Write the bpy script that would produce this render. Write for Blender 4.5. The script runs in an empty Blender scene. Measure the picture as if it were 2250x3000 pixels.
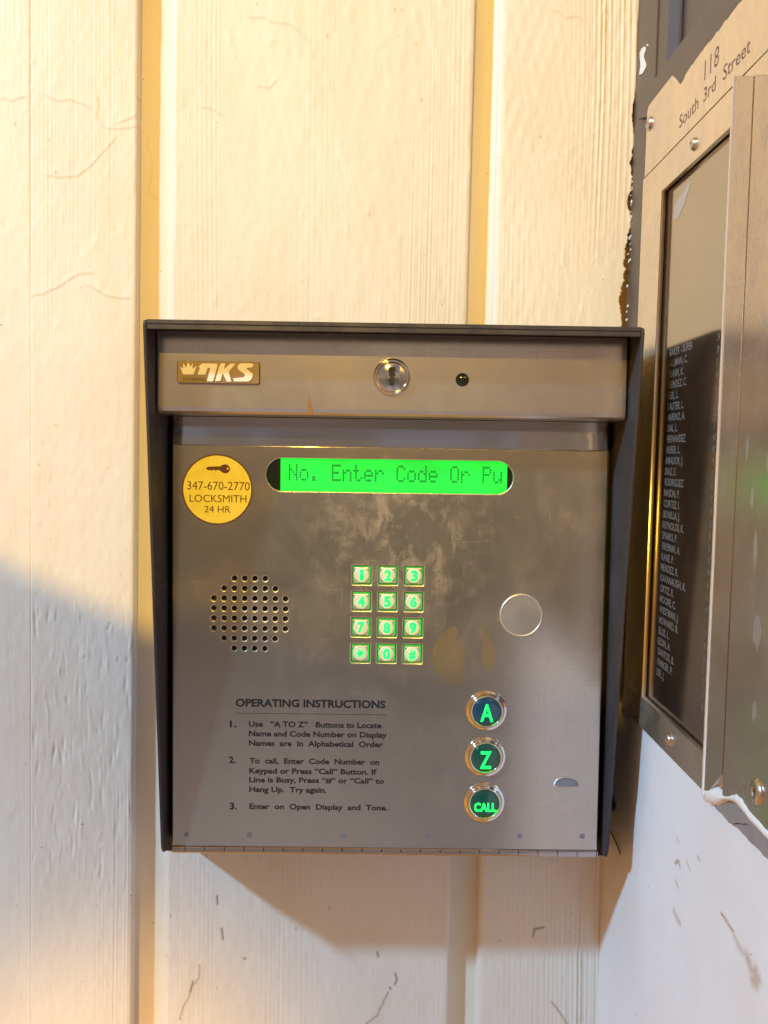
import bpy, bmesh, math, random
import numpy as np
from mathutils import Matrix, Vector
S = bpy.context.scene
COL = S.collection
MM = 0.001
random.seed(7)
RNG = np.random.default_rng(11)

# ------------------------------------------------------------------ camera
cam = bpy.data.cameras.new('camera')
cam.sensor_fit = 'VERTICAL'
cam.sensor_height = 36.0
cam.lens = 36.0 * 2700 / 3000
cam.clip_start = 0.01
cam.clip_end = 100
camo = bpy.data.objects.new('camera', cam)
COL.objects.link(camo)
pitch, yaw, roll = map(math.radians, (-3.46998, 0.50249, 0.85188))
fw = Vector((math.sin(yaw) * math.cos(pitch), math.cos(yaw) * math.cos(pitch), math.sin(pitch)))
rt = fw.cross(Vector((0, 0, 1))).normalized()
up = rt.cross(fw)
r2 = math.cos(roll) * rt + math.sin(roll) * up
u2 = -math.sin(roll) * rt + math.cos(roll) * up
M = Matrix((r2, u2, -fw)).transposed().to_4x4()
M.translation = (0, -0.65, 1.45)
camo.matrix_world = M
S.camera = camo

# ------------------------------------------------------------------ night surroundings and lamps
w = bpy.data.worlds.new('World')
S.world = w
w.use_nodes = True
nt = w.node_tree
nt.nodes.clear()
def wn(t, **k):
    n = nt.nodes.new(t)
    for a, b in k.items():
        setattr(n, a, b)
    return n
out = wn('ShaderNodeOutputWorld')
bg = wn('ShaderNodeBackground')
tc = wn('ShaderNodeTexCoord')
sep = wn('ShaderNodeSeparateXYZ')
nt.links.new(tc.outputs['Generated'], sep.inputs[0])
# darker towards the unlit street behind the camera, brighter sideways
rmp = wn('ShaderNodeValToRGB')
mr = wn('ShaderNodeMapRange')
mr.inputs['From Min'].default_value = -1.0
mr.inputs['From Max'].default_value = 0.2
nt.links.new(sep.outputs['Y'], mr.inputs['Value'])
nt.links.new(mr.outputs[0], rmp.inputs[0])
e = rmp.color_ramp.elements
e[0].position = 0.0; e[0].color = (0.28, 0.20, 0.165, 1)
e[1].position = 1.0; e[1].color = (0.70, 0.30, 0.045, 1)
x = e.new(0.08); x.color = (0.36, 0.235, 0.165, 1)
x = e.new(0.35); x.color = (0.63, 0.29, 0.06, 1)
nz = wn('ShaderNodeTexNoise')
nz.inputs['Scale'].default_value = 3.2
nz.inputs['Detail'].default_value = 1.5
nt.links.new(tc.outputs['Generated'], nz.inputs['Vector'])
nmap = wn('ShaderNodeMapRange')
nmap.inputs['From Min'].default_value = 0.3
nmap.inputs['From Max'].default_value = 0.7
nmap.inputs['To Min'].default_value = 0.62
nmap.inputs['To Max'].default_value = 1.3
nt.links.new(nz.outputs['Fac'], nmap.inputs['Value'])
mul = wn('ShaderNodeVectorMath', operation='SCALE')
nt.links.new(rmp.outputs[0], mul.inputs[0])
nt.links.new(nmap.outputs[0], mul.inputs['Scale'])
# dim band and pale streaks added behind the camera for the steel to reflect
def wmath(op, a_, b_):
    n = wn('ShaderNodeMath', operation=op)
    for i_, v_ in enumerate((a_, b_)):
        if isinstance(v_, (int, float)):
            n.inputs[i_].default_value = v_
        else:
            nt.links.new(v_, n.inputs[i_])
    return n.outputs[0]
def wband(src, lo, hi, soft):
    m1 = wn('ShaderNodeMapRange'); m1.interpolation_type = 'SMOOTHSTEP'
    m1.inputs['From Min'].default_value = lo - soft; m1.inputs['From Max'].default_value = lo + soft
    nt.links.new(src, m1.inputs['Value'])
    m2 = wn('ShaderNodeMapRange'); m2.interpolation_type = 'SMOOTHSTEP'
    m2.inputs['From Min'].default_value = hi - soft; m2.inputs['From Max'].default_value = hi + soft
    m2.inputs['To Min'].default_value = 1.0; m2.inputs['To Max'].default_value = 0.0
    nt.links.new(src, m2.inputs['Value'])
    return wmath('MULTIPLY', m1.outputs[0], m2.outputs[0])
front = wband(sep.outputs['Y'], -1.5, -0.72, 0.12)
low = wn('ShaderNodeValToRGB')
lm = wn('ShaderNodeMapRange')
lm.inputs['From Min'].default_value = -0.5
lm.inputs['From Max'].default_value = 0.2
nt.links.new(sep.outputs['Z'], lm.inputs['Value'])
nt.links.new(lm.outputs[0], low.inputs[0])
q = low.color_ramp.elements
q[0].position = 0.0; q[0].color = (0.36, 0.32, 0.33, 1)
q[1].position = 1.0; q[1].color = (0.30, 0.23, 0.16, 1)
for p_, c_ in ((0.22, (0.30, 0.26, 0.255)), (0.45, (0.11, 0.095, 0.075)), (0.68, (0.19, 0.15, 0.10)), (0.80, (0.33, 0.25, 0.17))):
    x = q.new(p_); x.color = (*c_, 1)
mxf = wn('ShaderNodeMix', data_type='RGBA')
nt.links.new(wmath('MULTIPLY', front, 0.85), mxf.inputs[0])
nt.links.new(mul.outputs[0], mxf.inputs[6])
lsc = wn('ShaderNodeVectorMath', operation='SCALE')
nt.links.new(low.outputs[0], lsc.inputs[0])
nt.links.new(nmap.outputs[0], lsc.inputs['Scale'])
nt.links.new(lsc.outputs[0], mxf.inputs[7])
blue = wmath('MULTIPLY', wband(sep.outputs['Z'], 0.215, 0.5, 0.04), front)
mxa = wn('ShaderNodeMix', data_type='RGBA')
nt.links.new(blue, mxa.inputs[0])
nt.links.new(mxf.outputs[2], mxa.inputs[6])
mxa.inputs[7].default_value = (0.19, 0.16, 0.15, 1)
wnz = wn('ShaderNodeTexNoise', noise_dimensions='1D')
wnz.inputs['Scale'].default_value = 9.0
wnz.inputs['Detail'].default_value = 1.0
nt.links.new(sep.outputs['X'], wnz.inputs['W'])
lit = wband(wnz.outputs['Fac'], 0.52, 2.0, 0.015)
lit = wmath('MULTIPLY', wmath('MULTIPLY', lit, wband(sep.outputs['Z'], 0.237, 0.2425, 0.002)), front)
mxb = wn('ShaderNodeMix', data_type='RGBA')
nt.links.new(lit, mxb.inputs[0])
nt.links.new(mxa.outputs[2], mxb.inputs[6])
mxb.inputs[7].default_value = (0.36, 0.42, 0.58, 1)
nt.links.new(mxb.outputs[2], bg.inputs['Color'])
bg.inputs['Strength'].default_value = 1.0
nt.links.new(bg.outputs[0], out.inputs[0])

def aim(o, p, target):
    d = (Vector(target) - Vector(p)).normalized()
    o.location = p
    o.rotation_euler = d.to_track_quat('-Z', 'Y').to_euler()
def lamp(name, kind, p, target, energy, color, **k):
    l = bpy.data.lights.new(name, kind)
    l.energy = energy
    l.color = color
    for a, b in k.items():
        setattr(l, a, b)
    o = bpy.data.objects.new(name, l)
    COL.objects.link(o)
    aim(o, p, target)
    return o
# cool shop light, up to the left: it throws the shadow of the box down and to the right
cd = Vector((-120, -78, 107)).normalized()
tgt = Vector((0.0, -0.05, 1.20))
lamp('cool_lamp', 'SPOT', tgt + cd * 2.6, tgt, 242, (0.36, 0.69, 1.0), shadow_soft_size=0.065, spot_size=math.radians(60), spot_blend=0.3)
# warm lamp behind the camera; its cone edge stands in for an unseen person's shadow
lamp('warm_lamp', 'SPOT', (-0.35, -2.4, 2.65), (0.10, 0, 2.30), 205, (1.0, 0.62, 0.07), shadow_soft_size=0.012, spot_size=math.radians(43.0), spot_blend=0.01)
# added spot, no lamp of its own: warm patch below that shadow, low left
lamp('warm_patch_spot', 'SPOT', (-0.9, -2.0, 0.5), (-0.20, 0, 0.955), 150, (1.0, 0.60, 0.17), shadow_soft_size=0.05, spot_size=math.radians(9.5), spot_blend=1.0)

vs = S.view_settings
vs.view_transform = 'Standard'
vs.look = 'None'
vs.exposure = 0.08
vs.gamma = 1.0
vs.use_curve_mapping = False

# ------------------------------------------------------------------ materials
def material(name):
    m = bpy.data.materials.new(name)
    m.use_nodes = True
    return m, m.node_tree, m.node_tree.nodes['Principled BSDF']
def simple(name, color, rough=0.5, metal=0.0, emit=None, estr=0.0, spec=None, alpha=None, coat=None):
    m, t, b = material(name)
    b.inputs['Base Color'].default_value = (*color, 1)
    b.inputs['Roughness'].default_value = rough
    b.inputs['Metallic'].default_value = metal
    if emit:
        b.inputs['Emission Color'].default_value = (*emit, 1)
        b.inputs['Emission Strength'].default_value = estr
    if spec is not None:
        b.inputs['Specular IOR Level'].default_value = spec
    if alpha is not None:
        b.inputs['Alpha'].default_value = alpha
    if coat is not None:
        b.inputs['Coat Weight'].default_value = coat
        b.inputs['Coat Roughness'].default_value = 0.06
    return m
def noise(t, scale, detail=3, rough=0.55, stretch=(1, 1, 1), dist=0.0, vec=None):
    n = t.nodes.new('ShaderNodeTexNoise')
    n.inputs['Scale'].default_value = scale
    n.inputs['Detail'].default_value = detail
    n.inputs['Roughness'].default_value = rough
    n.inputs['Distortion'].default_value = dist
    mp = t.nodes.new('ShaderNodeMapping')
    mp.inputs['Scale'].default_value = stretch
    c = t.nodes.new('ShaderNodeTexCoord')
    t.links.new(c.outputs['Object'], mp.inputs[0])
    t.links.new(mp.outputs[0], n.inputs['Vector'])
    return n
def ramp(t, src, stops, interp='LINEAR'):
    r = t.nodes.new('ShaderNodeValToRGB')
    r.color_ramp.interpolation = interp
    e = r.color_ramp.elements
    e[0].position, e[0].color = stops[0][0], (*stops[0][1], 1) if len(stops[0][1]) == 3 else stops[0][1]
    e[1].position, e[1].color = stops[-1][0], (*stops[-1][1], 1)
    for p, c in stops[1:-1]:
        q = e.new(p)
        q.color = (*c, 1)
    t.links.new(src, r.inputs[0])
    return r
def g(v):
    return (v, v, v)
def mix(t, fac, a, b, mode='MIX'):
    m = t.nodes.new('ShaderNodeMix')
    m.data_type = 'RGBA'
    m.blend_type = mode
    if isinstance(fac, (int, float)):
        m.inputs[0].default_value = fac
    else:
        t.links.new(fac, m.inputs[0])
    for s, v in ((m.inputs[6], a), (m.inputs[7], b)):
        if isinstance(v, tuple):
            s.default_value = (*v, 1)
        else:
            t.links.new(v, s)
    return m.outputs[2]
def paint(name, color, stain, rough=0.5, fine=0.00012):
    """painted board: base colour, faint stains, a 'mark' attribute for dirt in cracks, fine bump"""
    m, t, b = material(name)
    n1 = noise(t, 9, 4, 0.6, (1, 0.45, 1))
    r1 = ramp(t, n1.outputs['Fac'], [(0.42, g(0)), (0.75, g(1))])
    c = mix(t, r1.outputs[0], color, stain)
    # tiny specks of dirt
    n2 = noise(t, 420, 1, 0.4)
    r2_ = ramp(t, n2.outputs['Fac'], [(0.80, g(0)), (0.84, g(1))])
    c = mix(t, r2_.outputs[0], c, (0.16, 0.10, 0.06))
    at = t.nodes.new('ShaderNodeAttribute')
    at.attribute_name = 'mark'
    at2 = t.nodes.new('ShaderNodeSeparateColor')
    t.links.new(at.outputs['Color'], at2.inputs[0])
    c = mix(t, at2.outputs[0], c, (0.42, 0.25, 0.13))
    c = mix(t, at2.outputs[1], c, (0.03, 0.018, 0.012))
    t.links.new(c, b.inputs['Base Color'])
    b.inputs['Roughness'].default_value = rough
    b.inputs['Specular IOR Level'].default_value = 0.35
    n3 = noise(t, 260, 3, 0.6, (1, 0.5, 1))
    bp = t.nodes.new('ShaderNodeBump')
    bp.inputs['Distance'].default_value = fine
    bp.inputs['Strength'].default_value = 0.8
    t.links.new(n3.outputs['Fac'], bp.inputs['Height'])
    t.links.new(bp.outputs[0], b.inputs['Normal'])
    return m
def steel(name, base, dust, rough, dust_amt=0.35, brush=(1, 40, 1), scale=25, smear=None):
    """brushed stainless steel under smudges and dried dirt"""
    m, t, b = material(name)
    n0 = noise(t, 14, 5, 0.65, (1, 1, 1), 0.6)
    n1 = noise(t, 60, 5, 0.7, (1, 0.6, 1), 0.3)
    s1 = ramp(t, n0.outputs['Fac'], [(0.38, g(0)), (0.62, g(1))])
    s2 = ramp(t, n1.outputs['Fac'], [(0.44, g(0.35)), (0.66, g(1))])
    mm = t.nodes.new('ShaderNodeMath'); mm.operation = 'MULTIPLY'
    t.links.new(s1.outputs[0], mm.inputs[0]); t.links.new(s2.outputs[0], mm.inputs[1])
    m2 = t.nodes.new('ShaderNodeMath'); m2.operation = 'MULTIPLY'
    m2.inputs[1].default_value = dust_amt * 1.15
    t.links.new(mm.outputs[0], m2.inputs[0])
    m3 = t.nodes.new('ShaderNodeMath'); m3.operation = 'ADD'; m3.use_clamp = True
    m3.inputs[1].default_value = dust_amt * 0.55
    t.links.new(m2.outputs[0], m3.inputs[0])
    if smear:                      # greasy finger marks above the keys
        co = t.nodes.new('ShaderNodeTexCoord')
        vd = t.nodes.new('ShaderNodeVectorMath'); vd.operation = 'DISTANCE'
        vd.inputs[1].default_value = (smear[0], smear[1], 0.073)
        t.links.new(co.outputs['Object'], vd.inputs[0])
        fall = ramp(t, vd.outputs['Value'], [(0.015, g(1)), (0.075, g(0))])
        n7 = noise(t, 75, 5, 0.7, (1, 0.7, 1), 0.8)
        spots = ramp(t, n7.outputs['Fac'], [(0.48, g(0)), (0.66, g(0.5))])
        m5 = t.nodes.new('ShaderNodeMath'); m5.operation = 'MULTIPLY'
        t.links.new(fall.outputs[0], m5.inputs[0]); t.links.new(spots.outputs[0], m5.inputs[1])
        m6 = t.nodes.new('ShaderNodeMath'); m6.operation = 'ADD'; m6.use_clamp = True
        t.links.new(m3.outputs[0], m6.inputs[0]); t.links.new(m5.outputs[0], m6.inputs[1])
        m3 = m6
    # faint scuffs along and across the sheet
    n5 = noise(t, 34, 2, 0.5, (1.6, 26, 1), 0.2)
    n6 = noise(t, 30, 2, 0.5, (30, 1.4, 1), 0.2)
    for q_, amt in ((n5, 0.10), (n6, 0.14)):
        rq = ramp(t, q_.outputs['Fac'], [(0.64, g(0)), (0.72, g(amt))])
        m4 = t.nodes.new('ShaderNodeMath'); m4.operation = 'ADD'; m4.use_clamp = True
        t.links.new(m3.outputs[0], m4.inputs[0]); t.links.new(rq.outputs[0], m4.inputs[1])
        m3 = m4
    nb = noise(t, scale * 8, 3, 0.6, brush)
    cb = ramp(t, nb.outputs['Fac'], [(0.3, tuple(v * 0.9 for v in base)), (0.7, tuple(min(1, v * 1.08) for v in base))])
    t.links.new(cb.outputs[0], b.inputs['Base Color'])
    b.inputs['Metallic'].default_value = 1.0
    rr = t.nodes.new('ShaderNodeMapRange')
    rr.inputs['To Min'].default_value = rough * 0.8
    rr.inputs['To Max'].default_value = rough * 1.35
    t.links.new(n0.outputs['Fac'], rr.inputs['Value'])
    t.links.new(rr.outputs[0], b.inputs['Roughness'])
    bp = t.nodes.new('ShaderNodeBump')
    bp.inputs['Distance'].default_value = 0.00002
    bp.inputs['Strength'].default_value = 0.5
    t.links.new(nb.outputs['Fac'], bp.inputs['Height'])
    t.links.new(bp.outputs[0], b.inputs['Normal'])
    d = t.nodes.new('ShaderNodeBsdfDiffuse')
    d.inputs['Color'].default_value = (*dust, 1)
    mx = t.nodes.new('ShaderNodeMixShader')
    t.links.new(m3.outputs[0], mx.inputs[0])
    t.links.new(b.outputs[0], mx.inputs[1])
    t.links.new(d.outputs[0], mx.inputs[2])
    t.links.new(mx.outputs[0], t.nodes['Material Output'].inputs[0])
    return m
MAT = {}
MAT['board'] = paint('cream_board_paint', (0.80, 0.75, 0.69), (0.74, 0.66, 0.56))
MAT['groove'] = paint('shaded_groove_paint', (0.78, 0.71, 0.60), (0.69, 0.59, 0.46), 0.55)  # ochre tint of the shaded grooves is put into the paint colour
MAT['side'] = paint('white_side_paint', (0.82, 0.81, 0.83), (0.76, 0.74, 0.74), 0.55, 0.00012)
MAT['brown'] = paint('brown_frame_paint', (0.085, 0.062, 0.055), (0.11, 0.075, 0.06), 0.38, 0.00012)
MAT['bluegrey'] = paint('gap_reflection_blue', (0.055, 0.06, 0.10), (0.07, 0.075, 0.12), 0.5, 0.0003)  # bluish reflection of a gap, put into colour
MAT['face'] = steel('door_steel', (0.56, 0.535, 0.515), (0.42, 0.36, 0.28), 0.15, 0.19, smear=(0.008, 0.240))
MAT['flange'] = simple('door_flange_steel', (0.60, 0.57, 0.56), 0.08, 1.0)
MAT['canopy'] = steel('canopy_steel', (0.76, 0.70, 0.69), (0.40, 0.36, 0.32), 0.18, 0.22)
MAT['hood'] = steel('hood_dark_paint', (0.12, 0.115, 0.13), (0.062, 0.055, 0.062), 0.42, 0.85)
MAT['hinge'] = steel('hinge_steel', (0.50, 0.48, 0.52), (0.3, 0.27, 0.24), 0.18, 0.15, (40, 1, 1))
MAT['plate'] = steel('aluminium_plate', (0.86, 0.74, 0.62), (0.46, 0.38, 0.30), 0.24, 0.26)
MAT['trim'] = steel('worn_trim', (0.66, 0.56, 0.47), (0.30, 0.235, 0.19), 0.24, 0.34, (60, 1.5, 1))
MAT['torn'] = steel('torn_painted_metal', (0.30, 0.27, 0.26), (0.30, 0.26, 0.25), 0.5, 0.9)
MAT['scuff'] = simple('pale_scuff', (0.50, 0.46, 0.42), 0.6, 0.2, alpha=0.28)
MAT['bead'] = simple('polished_bead', (0.86, 0.83, 0.84), 0.40, 0.9)
MAT['rim'] = simple('edge_highlight_metal', (0.70, 0.63, 0.55), 0.36, 0.85)  # paler than the door steel: lit edges of the openings put into colour
MAT['chrome'] = simple('chrome', (0.82, 0.80, 0.78), 0.08, 1.0)
MAT['screw'] = simple('screw_steel', (0.55, 0.52, 0.50), 0.3, 1.0)
MAT['dark'] = simple('dark_cavity', (0.012, 0.011, 0.011), 0.6)
MAT['darkglass'] = simple('dark_lens', (0.015, 0.02, 0.016), 0.12)
MAT['badge'] = simple('badge_dull_metal', (0.24, 0.18, 0.145), 0.42, 0.7)
MAT['badge_letter'] = simple('badge_letter_pale', (0.86, 0.82, 0.74), 0.35, 0.0)
MAT['yellow'] = simple('sticker_yellow', (0.95, 0.77, 0.12), 0.45, coat=0.25)
_t = MAT['yellow'].node_tree
_n = noise(_t, 55, 5, 0.7, (1, 1, 1), 0.5)
_r = ramp(_t, _n.outputs['Fac'], [(0.32, (0.87, 0.70, 0.07)), (0.52, (0.93, 0.82, 0.12)), (0.72, (0.94, 0.84, 0.22))])
_t.links.new(_r.outputs[0], _t.nodes['Principled BSDF'].inputs['Base Color'])
MAT['sticker_ink'] = simple('sticker_ink', (0.11, 0.03, 0.012), 0.5)
MAT['leak'] = simple('keypad_backlight', (0.01, 0.06, 0.02), 0.5, emit=(0.0, 1.0, 0.06), estr=0.8)
MAT['ink'] = simple('black_ink', (0.018, 0.014, 0.014), 0.55)
MAT['redink'] = simple('maroon_ink', (0.16, 0.07, 0.06), 0.5)
MAT['lcd'] = simple('lcd_backlight', (0.02, 0.10, 0.03), 0.3, emit=(0.0, 1.0, 0.06), estr=1.05)
_t = MAT['lcd'].node_tree
_n = noise(_t, 30, 2, 0.5, (1, 2, 1))
_r = ramp(_t, _n.outputs['Fac'], [(0.3, (0.0, 0.74, 0.035)), (0.7, (0.0, 1.0, 0.06))])
_t.links.new(_r.outputs[0], _t.nodes['Principled BSDF'].inputs['Emission Color'])
MAT['lcd_dot'] = simple('lcd_dot', (0.0, 0.06, 0.01), 0.3, emit=(0.0, 0.20, 0.015), estr=1.0)
MAT['lcd_ghost'] = simple('lcd_ghost', (0.02, 0.10, 0.03), 0.3, emit=(0.0, 0.80, 0.07), estr=1.0)
MAT['numeral'] = simple('lit_numeral', (0.02, 0.3, 0.08), 0.3, emit=(0.0, 1.0, 0.07), estr=3.2)
MAT['key'] = simple('key_metal', (0.80, 0.78, 0.73), 0.25, 0.8)
MAT['keydisc'] = simple('key_disc', (0.80, 0.78, 0.70), 0.36, 0.25, emit=(0.02, 1.0, 0.1), estr=0.03)
MAT['lens_blue'] = simple('button_lens_blue', (0.008, 0.045, 0.085), 0.12, emit=(0.0, 0.04, 0.06), estr=0.5, coat=0.6)
MAT['lens_green'] = simple('button_lens_green', (0.006, 0.045, 0.045), 0.12, emit=(0.0, 0.07, 0.035), estr=0.45, coat=0.6)
MAT['plug'] = steel('plug_steel', (0.36, 0.36, 0.39), (0.25, 0.245, 0.27), 0.30, 1.0)
MAT['residue'] = simple('glue_residue', (0.36, 0.28, 0.16), 0.45, 0.3, alpha=0.24)
MAT['rust'] = simple('rust_brown', (0.30, 0.15, 0.05), 0.8)
MAT['wire'] = simple('wire_maroon', (0.06, 0.015, 0.012), 0.5)
MAT['flake'] = simple('white_paint_flake', (0.80, 0.78, 0.77), 0.6)
MAT['tape'] = simple('clear_tape', (0.62, 0.55, 0.50), 0.3, alpha=0.6)
# directory board: black card behind plastic
def dirty_glass(name):
    """black name card behind scratched, dusty plastic"""
    m, t, b = material(name)
    n0 = noise(t, 22, 4, 0.6, (1, 0.5, 1))
    c = ramp(t, n0.outputs['Fac'], [(0.35, (0.028, 0.021, 0.020)), (0.7, (0.075, 0.056, 0.042))])
    n1 = noise(t, 40, 2, 0.5, (1.5, 18, 1))
    r1 = ramp(t, n1.outputs['Fac'], [(0.66, g(0)), (0.70, g(1))])
    mm = t.nodes.new('ShaderNodeMath'); mm.operation = 'MULTIPLY'; mm.inputs[1].default_value = 0.10
    t.links.new(r1.outputs[0], mm.inputs[0])
    t.links.new(mix(t, mm.outputs[0], c.outputs[0], (0.30, 0.25, 0.20)), b.inputs['Base Color'])
    rr = t.nodes.new('ShaderNodeMapRange')
    rr.inputs['To Min'].default_value = 0.05
    rr.inputs['To Max'].default_value = 0.22
    t.links.new(n0.outputs['Fac'], rr.inputs['Value'])
    t.links.new(rr.outputs[0], b.inputs['Roughness'])
    b.inputs['Specular IOR Level'].default_value = 1.0
    b.inputs['Specular Tint'].default_value = (1.0, 0.86, 0.70, 1)
    b.inputs['Coat Weight'].default_value = 1.0
    b.inputs['Coat IOR'].default_value = 2.6
    b.inputs['Coat Roughness'].default_value = 0.10
    b.inputs['Coat Tint'].default_value = (1.0, 0.86, 0.72, 1)
    return m
MAT['card'] = dirty_glass('black_card_behind_plastic')
MAT['card_letter'] = simple('grey_white_letters', (0.19, 0.185, 0.19), 0.5)

# ------------------------------------------------------------------ helpers
# every thing is laid out in millimetres in the plane of the wall it stands on: x right, y up, z out of the wall
WALL = Matrix(((1, 0, 0, 0), (0, 0, -1, 0), (0, 1, 0, 0), (0, 0, 0, 1)))       # back wall: x=X, y=Z, z=-Y
LEAN = math.atan(0.0077)
SIDE = Matrix.Translation((0.1693, 0, 1.284)) @ Matrix.Rotation(LEAN, 4, 'Y') @ Matrix(((0, 0, -1, 0), (-1, 0, 0, 0), (0, 1, 0, 0), (0, 0, 0, 1)))  # side wall: x=-Y, y=Z-1284, z=-X
ORIGIN = {}
def tag(o, label=None, category=None, group=None, kind=None):
    for k, v in (('label', label), ('category', category), ('group', group), ('kind', kind)):
        if v:
            o[k] = v
    return o
def thing(name, label, category, frame, origin=(0, 0), group=None):
    o = bpy.data.objects.new(name, None)
    o.empty_display_size = 0.02
    COL.objects.link(o)
    o.matrix_world = frame @ Matrix.Translation((origin[0] * MM, origin[1] * MM, 0))
    ORIGIN[o.name] = origin
    return tag(o, label, category, group)
def root_of(o):
    while o.parent:
        o = o.parent
    return o
def link(name, me, mat, parent, label=None, smooth=False):
    o = bpy.data.objects.new(name, me)
    COL.objects.link(o)
    if mat is not None:
        me.materials.clear()
        me.materials.append(MAT[mat])
    ox, oy = ORIGIN[root_of(parent).name]
    me.transform(Matrix.Translation((-ox * MM, -oy * MM, 0)))
    o.parent = parent
    if smooth:
        me.shade_smooth()
    if label:
        o['label'] = label
    return o
def mesh(name, vs_, fs):
    me = bpy.data.meshes.new(name)
    me.from_pydata([tuple(c * MM for c in v) for v in vs_], [], fs)
    me.update()
    return me
def join(name, parts):
    vs_, fs = [], []
    for v, f in parts:
        o = len(vs_)
        vs_ += v
        fs += [tuple(i + o for i in q) for q in f]
    return mesh(name, vs_, fs)
def boxdata(x0, x1, y0, y1, z0, z1):
    v = [(x, y, z) for z in (z0, z1) for y in (y0, y1) for x in (x0, x1)]
    f = [(0, 2, 3, 1), (4, 5, 7, 6), (0, 1, 5, 4), (2, 6, 7, 3), (0, 4, 6, 2), (1, 3, 7, 5)]
    return v, f
def box(name, x0, x1, y0, y1, z0, z1, bevel=0.0, seg=2):
    me = mesh(name, *boxdata(x0, x1, y0, y1, z0, z1))
    if bevel:
        bm = bmesh.new()
        bm.from_mesh(me)
        bmesh.ops.bevel(bm, geom=list(bm.edges), offset=bevel * MM, segments=seg, profile=0.5, affect='EDGES')
        bm.to_mesh(me)
        bm.free()
    return me
def plate(name, loops, z0, z1, bevel=0.0, seg=1):
    """flat sheet with holes: first loop is the outline"""
    cu = bpy.data.curves.new(name, 'CURVE')
    cu.dimensions = '2D'
    cu.fill_mode = 'BOTH'
    for lp in loops:
        sp = cu.splines.new('POLY')
        sp.points.add(len(lp) - 1)
        for p, (x, y) in zip(sp.points, lp):
            p.co = (x * MM, y * MM, 0, 1)
        sp.use_cyclic_u = True
    cu.extrude = max((z1 - z0) / 2 - bevel, 0) * MM
    cu.bevel_depth = bevel * MM
    cu.bevel_resolution = seg
    cu.offset = -bevel * MM
    o = bpy.data.objects.new(name, cu)
    me = bpy.data.meshes.new_from_object(o)
    bpy.data.objects.remove(o)
    bpy.data.curves.remove(cu)
    me.transform(Matrix.Translation((0, 0, (z0 + z1) / 2 * MM)))
    me.name = name
    return me
def circle(cx, cy, r, n=32, ph=0.0):
    return [(cx + r * math.cos(ph + 2 * math.pi * i / n), cy + r * math.sin(ph + 2 * math.pi * i / n)) for i in range(n)]
def rect(x0, x1, y0, y1, r=0.0, n=4):
    if r <= 0:
        return [(x0, y0), (x1, y0), (x1, y1), (x0, y1)]
    o = []
    for cx, cy, a in ((x1 - r, y0 + r, -90), (x1 - r, y1 - r, 0), (x0 + r, y1 - r, 90), (x0 + r, y0 + r, 180)):
        for i in range(n + 1):
            t = math.radians(a + 90 * i / n)
            o.append((cx + r * math.cos(t), cy + r * math.sin(t)))
    return o
def lathe(name, cx, cy, prof, n=48):
    """prof: (radius, z) from the outside inwards"""
    v, f = [], []
    for r, z in prof:
        for i in range(n):
            a = 2 * math.pi * i / n
            v.append((cx + r * math.cos(a), cy + r * math.sin(a), z))
    for k in range(len(prof) - 1):
        for i in range(n):
            j = (i + 1) % n
            f.append((k * n + i, k * n + j, (k + 1) * n + j, (k + 1) * n + i))
    if prof[-1][0] > 0:
        f.append(tuple((len(prof) - 1) * n + i for i in range(n)))
    me = mesh(name, v, f)
    return me
def tube(name, pts, r, n=8):
    v, f = [], []
    P = [Vector(p) for p in pts]
    for k, p in enumerate(P):
        d = (P[min(k + 1, len(P) - 1)] - P[max(k - 1, 0)]).normalized()
        a = d.cross(Vector((0.3, 0.2, 1))).normalized()
        b = d.cross(a)
        for i in range(n):
            t = 2 * math.pi * i / n
            q = p + r * (math.cos(t) * a + math.sin(t) * b)
            v.append(tuple(q))
    for k in range(len(P) - 1):
        for i in range(n):
            j = (i + 1) % n
            f.append((k * n + i, k * n + j, (k + 1) * n + j, (k + 1) * n + i))
    f.append(tuple(range(n)))
    f.append(tuple((len(P) - 1) * n + i for i in range(n)))
    return mesh(name, v, f)
CAP = None
def text_mesh(body, bold=0.0, spacing=1.0):
    """text mesh whose capital letters are 1 unit high, baseline at y=0"""
    global CAP
    def make(s):
        cu = bpy.data.curves.new('lettering', 'FONT')
        cu.body = s
        cu.size = 1.0
        cu.offset = bold
        cu.space_character = spacing
        cu.resolution_u = 3
        cu.extrude = 0
        o = bpy.data.objects.new('lettering', cu)
        me = bpy.data.meshes.new_from_object(o)
        bpy.data.objects.remove(o)
        bpy.data.curves.remove(cu)
        return me
    if CAP is None:
        h = make('H')
        CAP = max(v.co.y for v in h.vertices)
        bpy.data.meshes.remove(h)
    me = make(body)
    me.transform(Matrix.Scale(1 / CAP, 4))
    return me
def lettering(body, x0, x1, base, cap, z, bold=0.0, spacing=1.0, slant=0.0, narrow=None):
    me = text_mesh(body, bold, spacing)
    xs = [v.co.x for v in me.vertices]
    a, b = min(xs), max(xs)
    k = (x1 - x0) / (b - a) if narrow is None else narrow * cap
    for v in me.vertices:
        v.co = (((v.co.x - a) * k + x0 + slant * v.co.y * cap) * MM, (v.co.y * cap + base) * MM, z * MM)
    me.update()
    return me
def solid(me, thick):
    """give flat lettering a real thickness (mm), upwards"""
    bm = bmesh.new()
    bm.from_mesh(me)
    r = bmesh.ops.extrude_face_region(bm, geom=list(bm.faces))
    bmesh.ops.translate(bm, vec=(0, 0, thick * MM), verts=[q for q in r['geom'] if isinstance(q, bmesh.types.BMVert)])
    bmesh.ops.recalc_face_normals(bm, faces=list(bm.faces))
    bm.to_mesh(me)
    bm.free()
    return me
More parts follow.
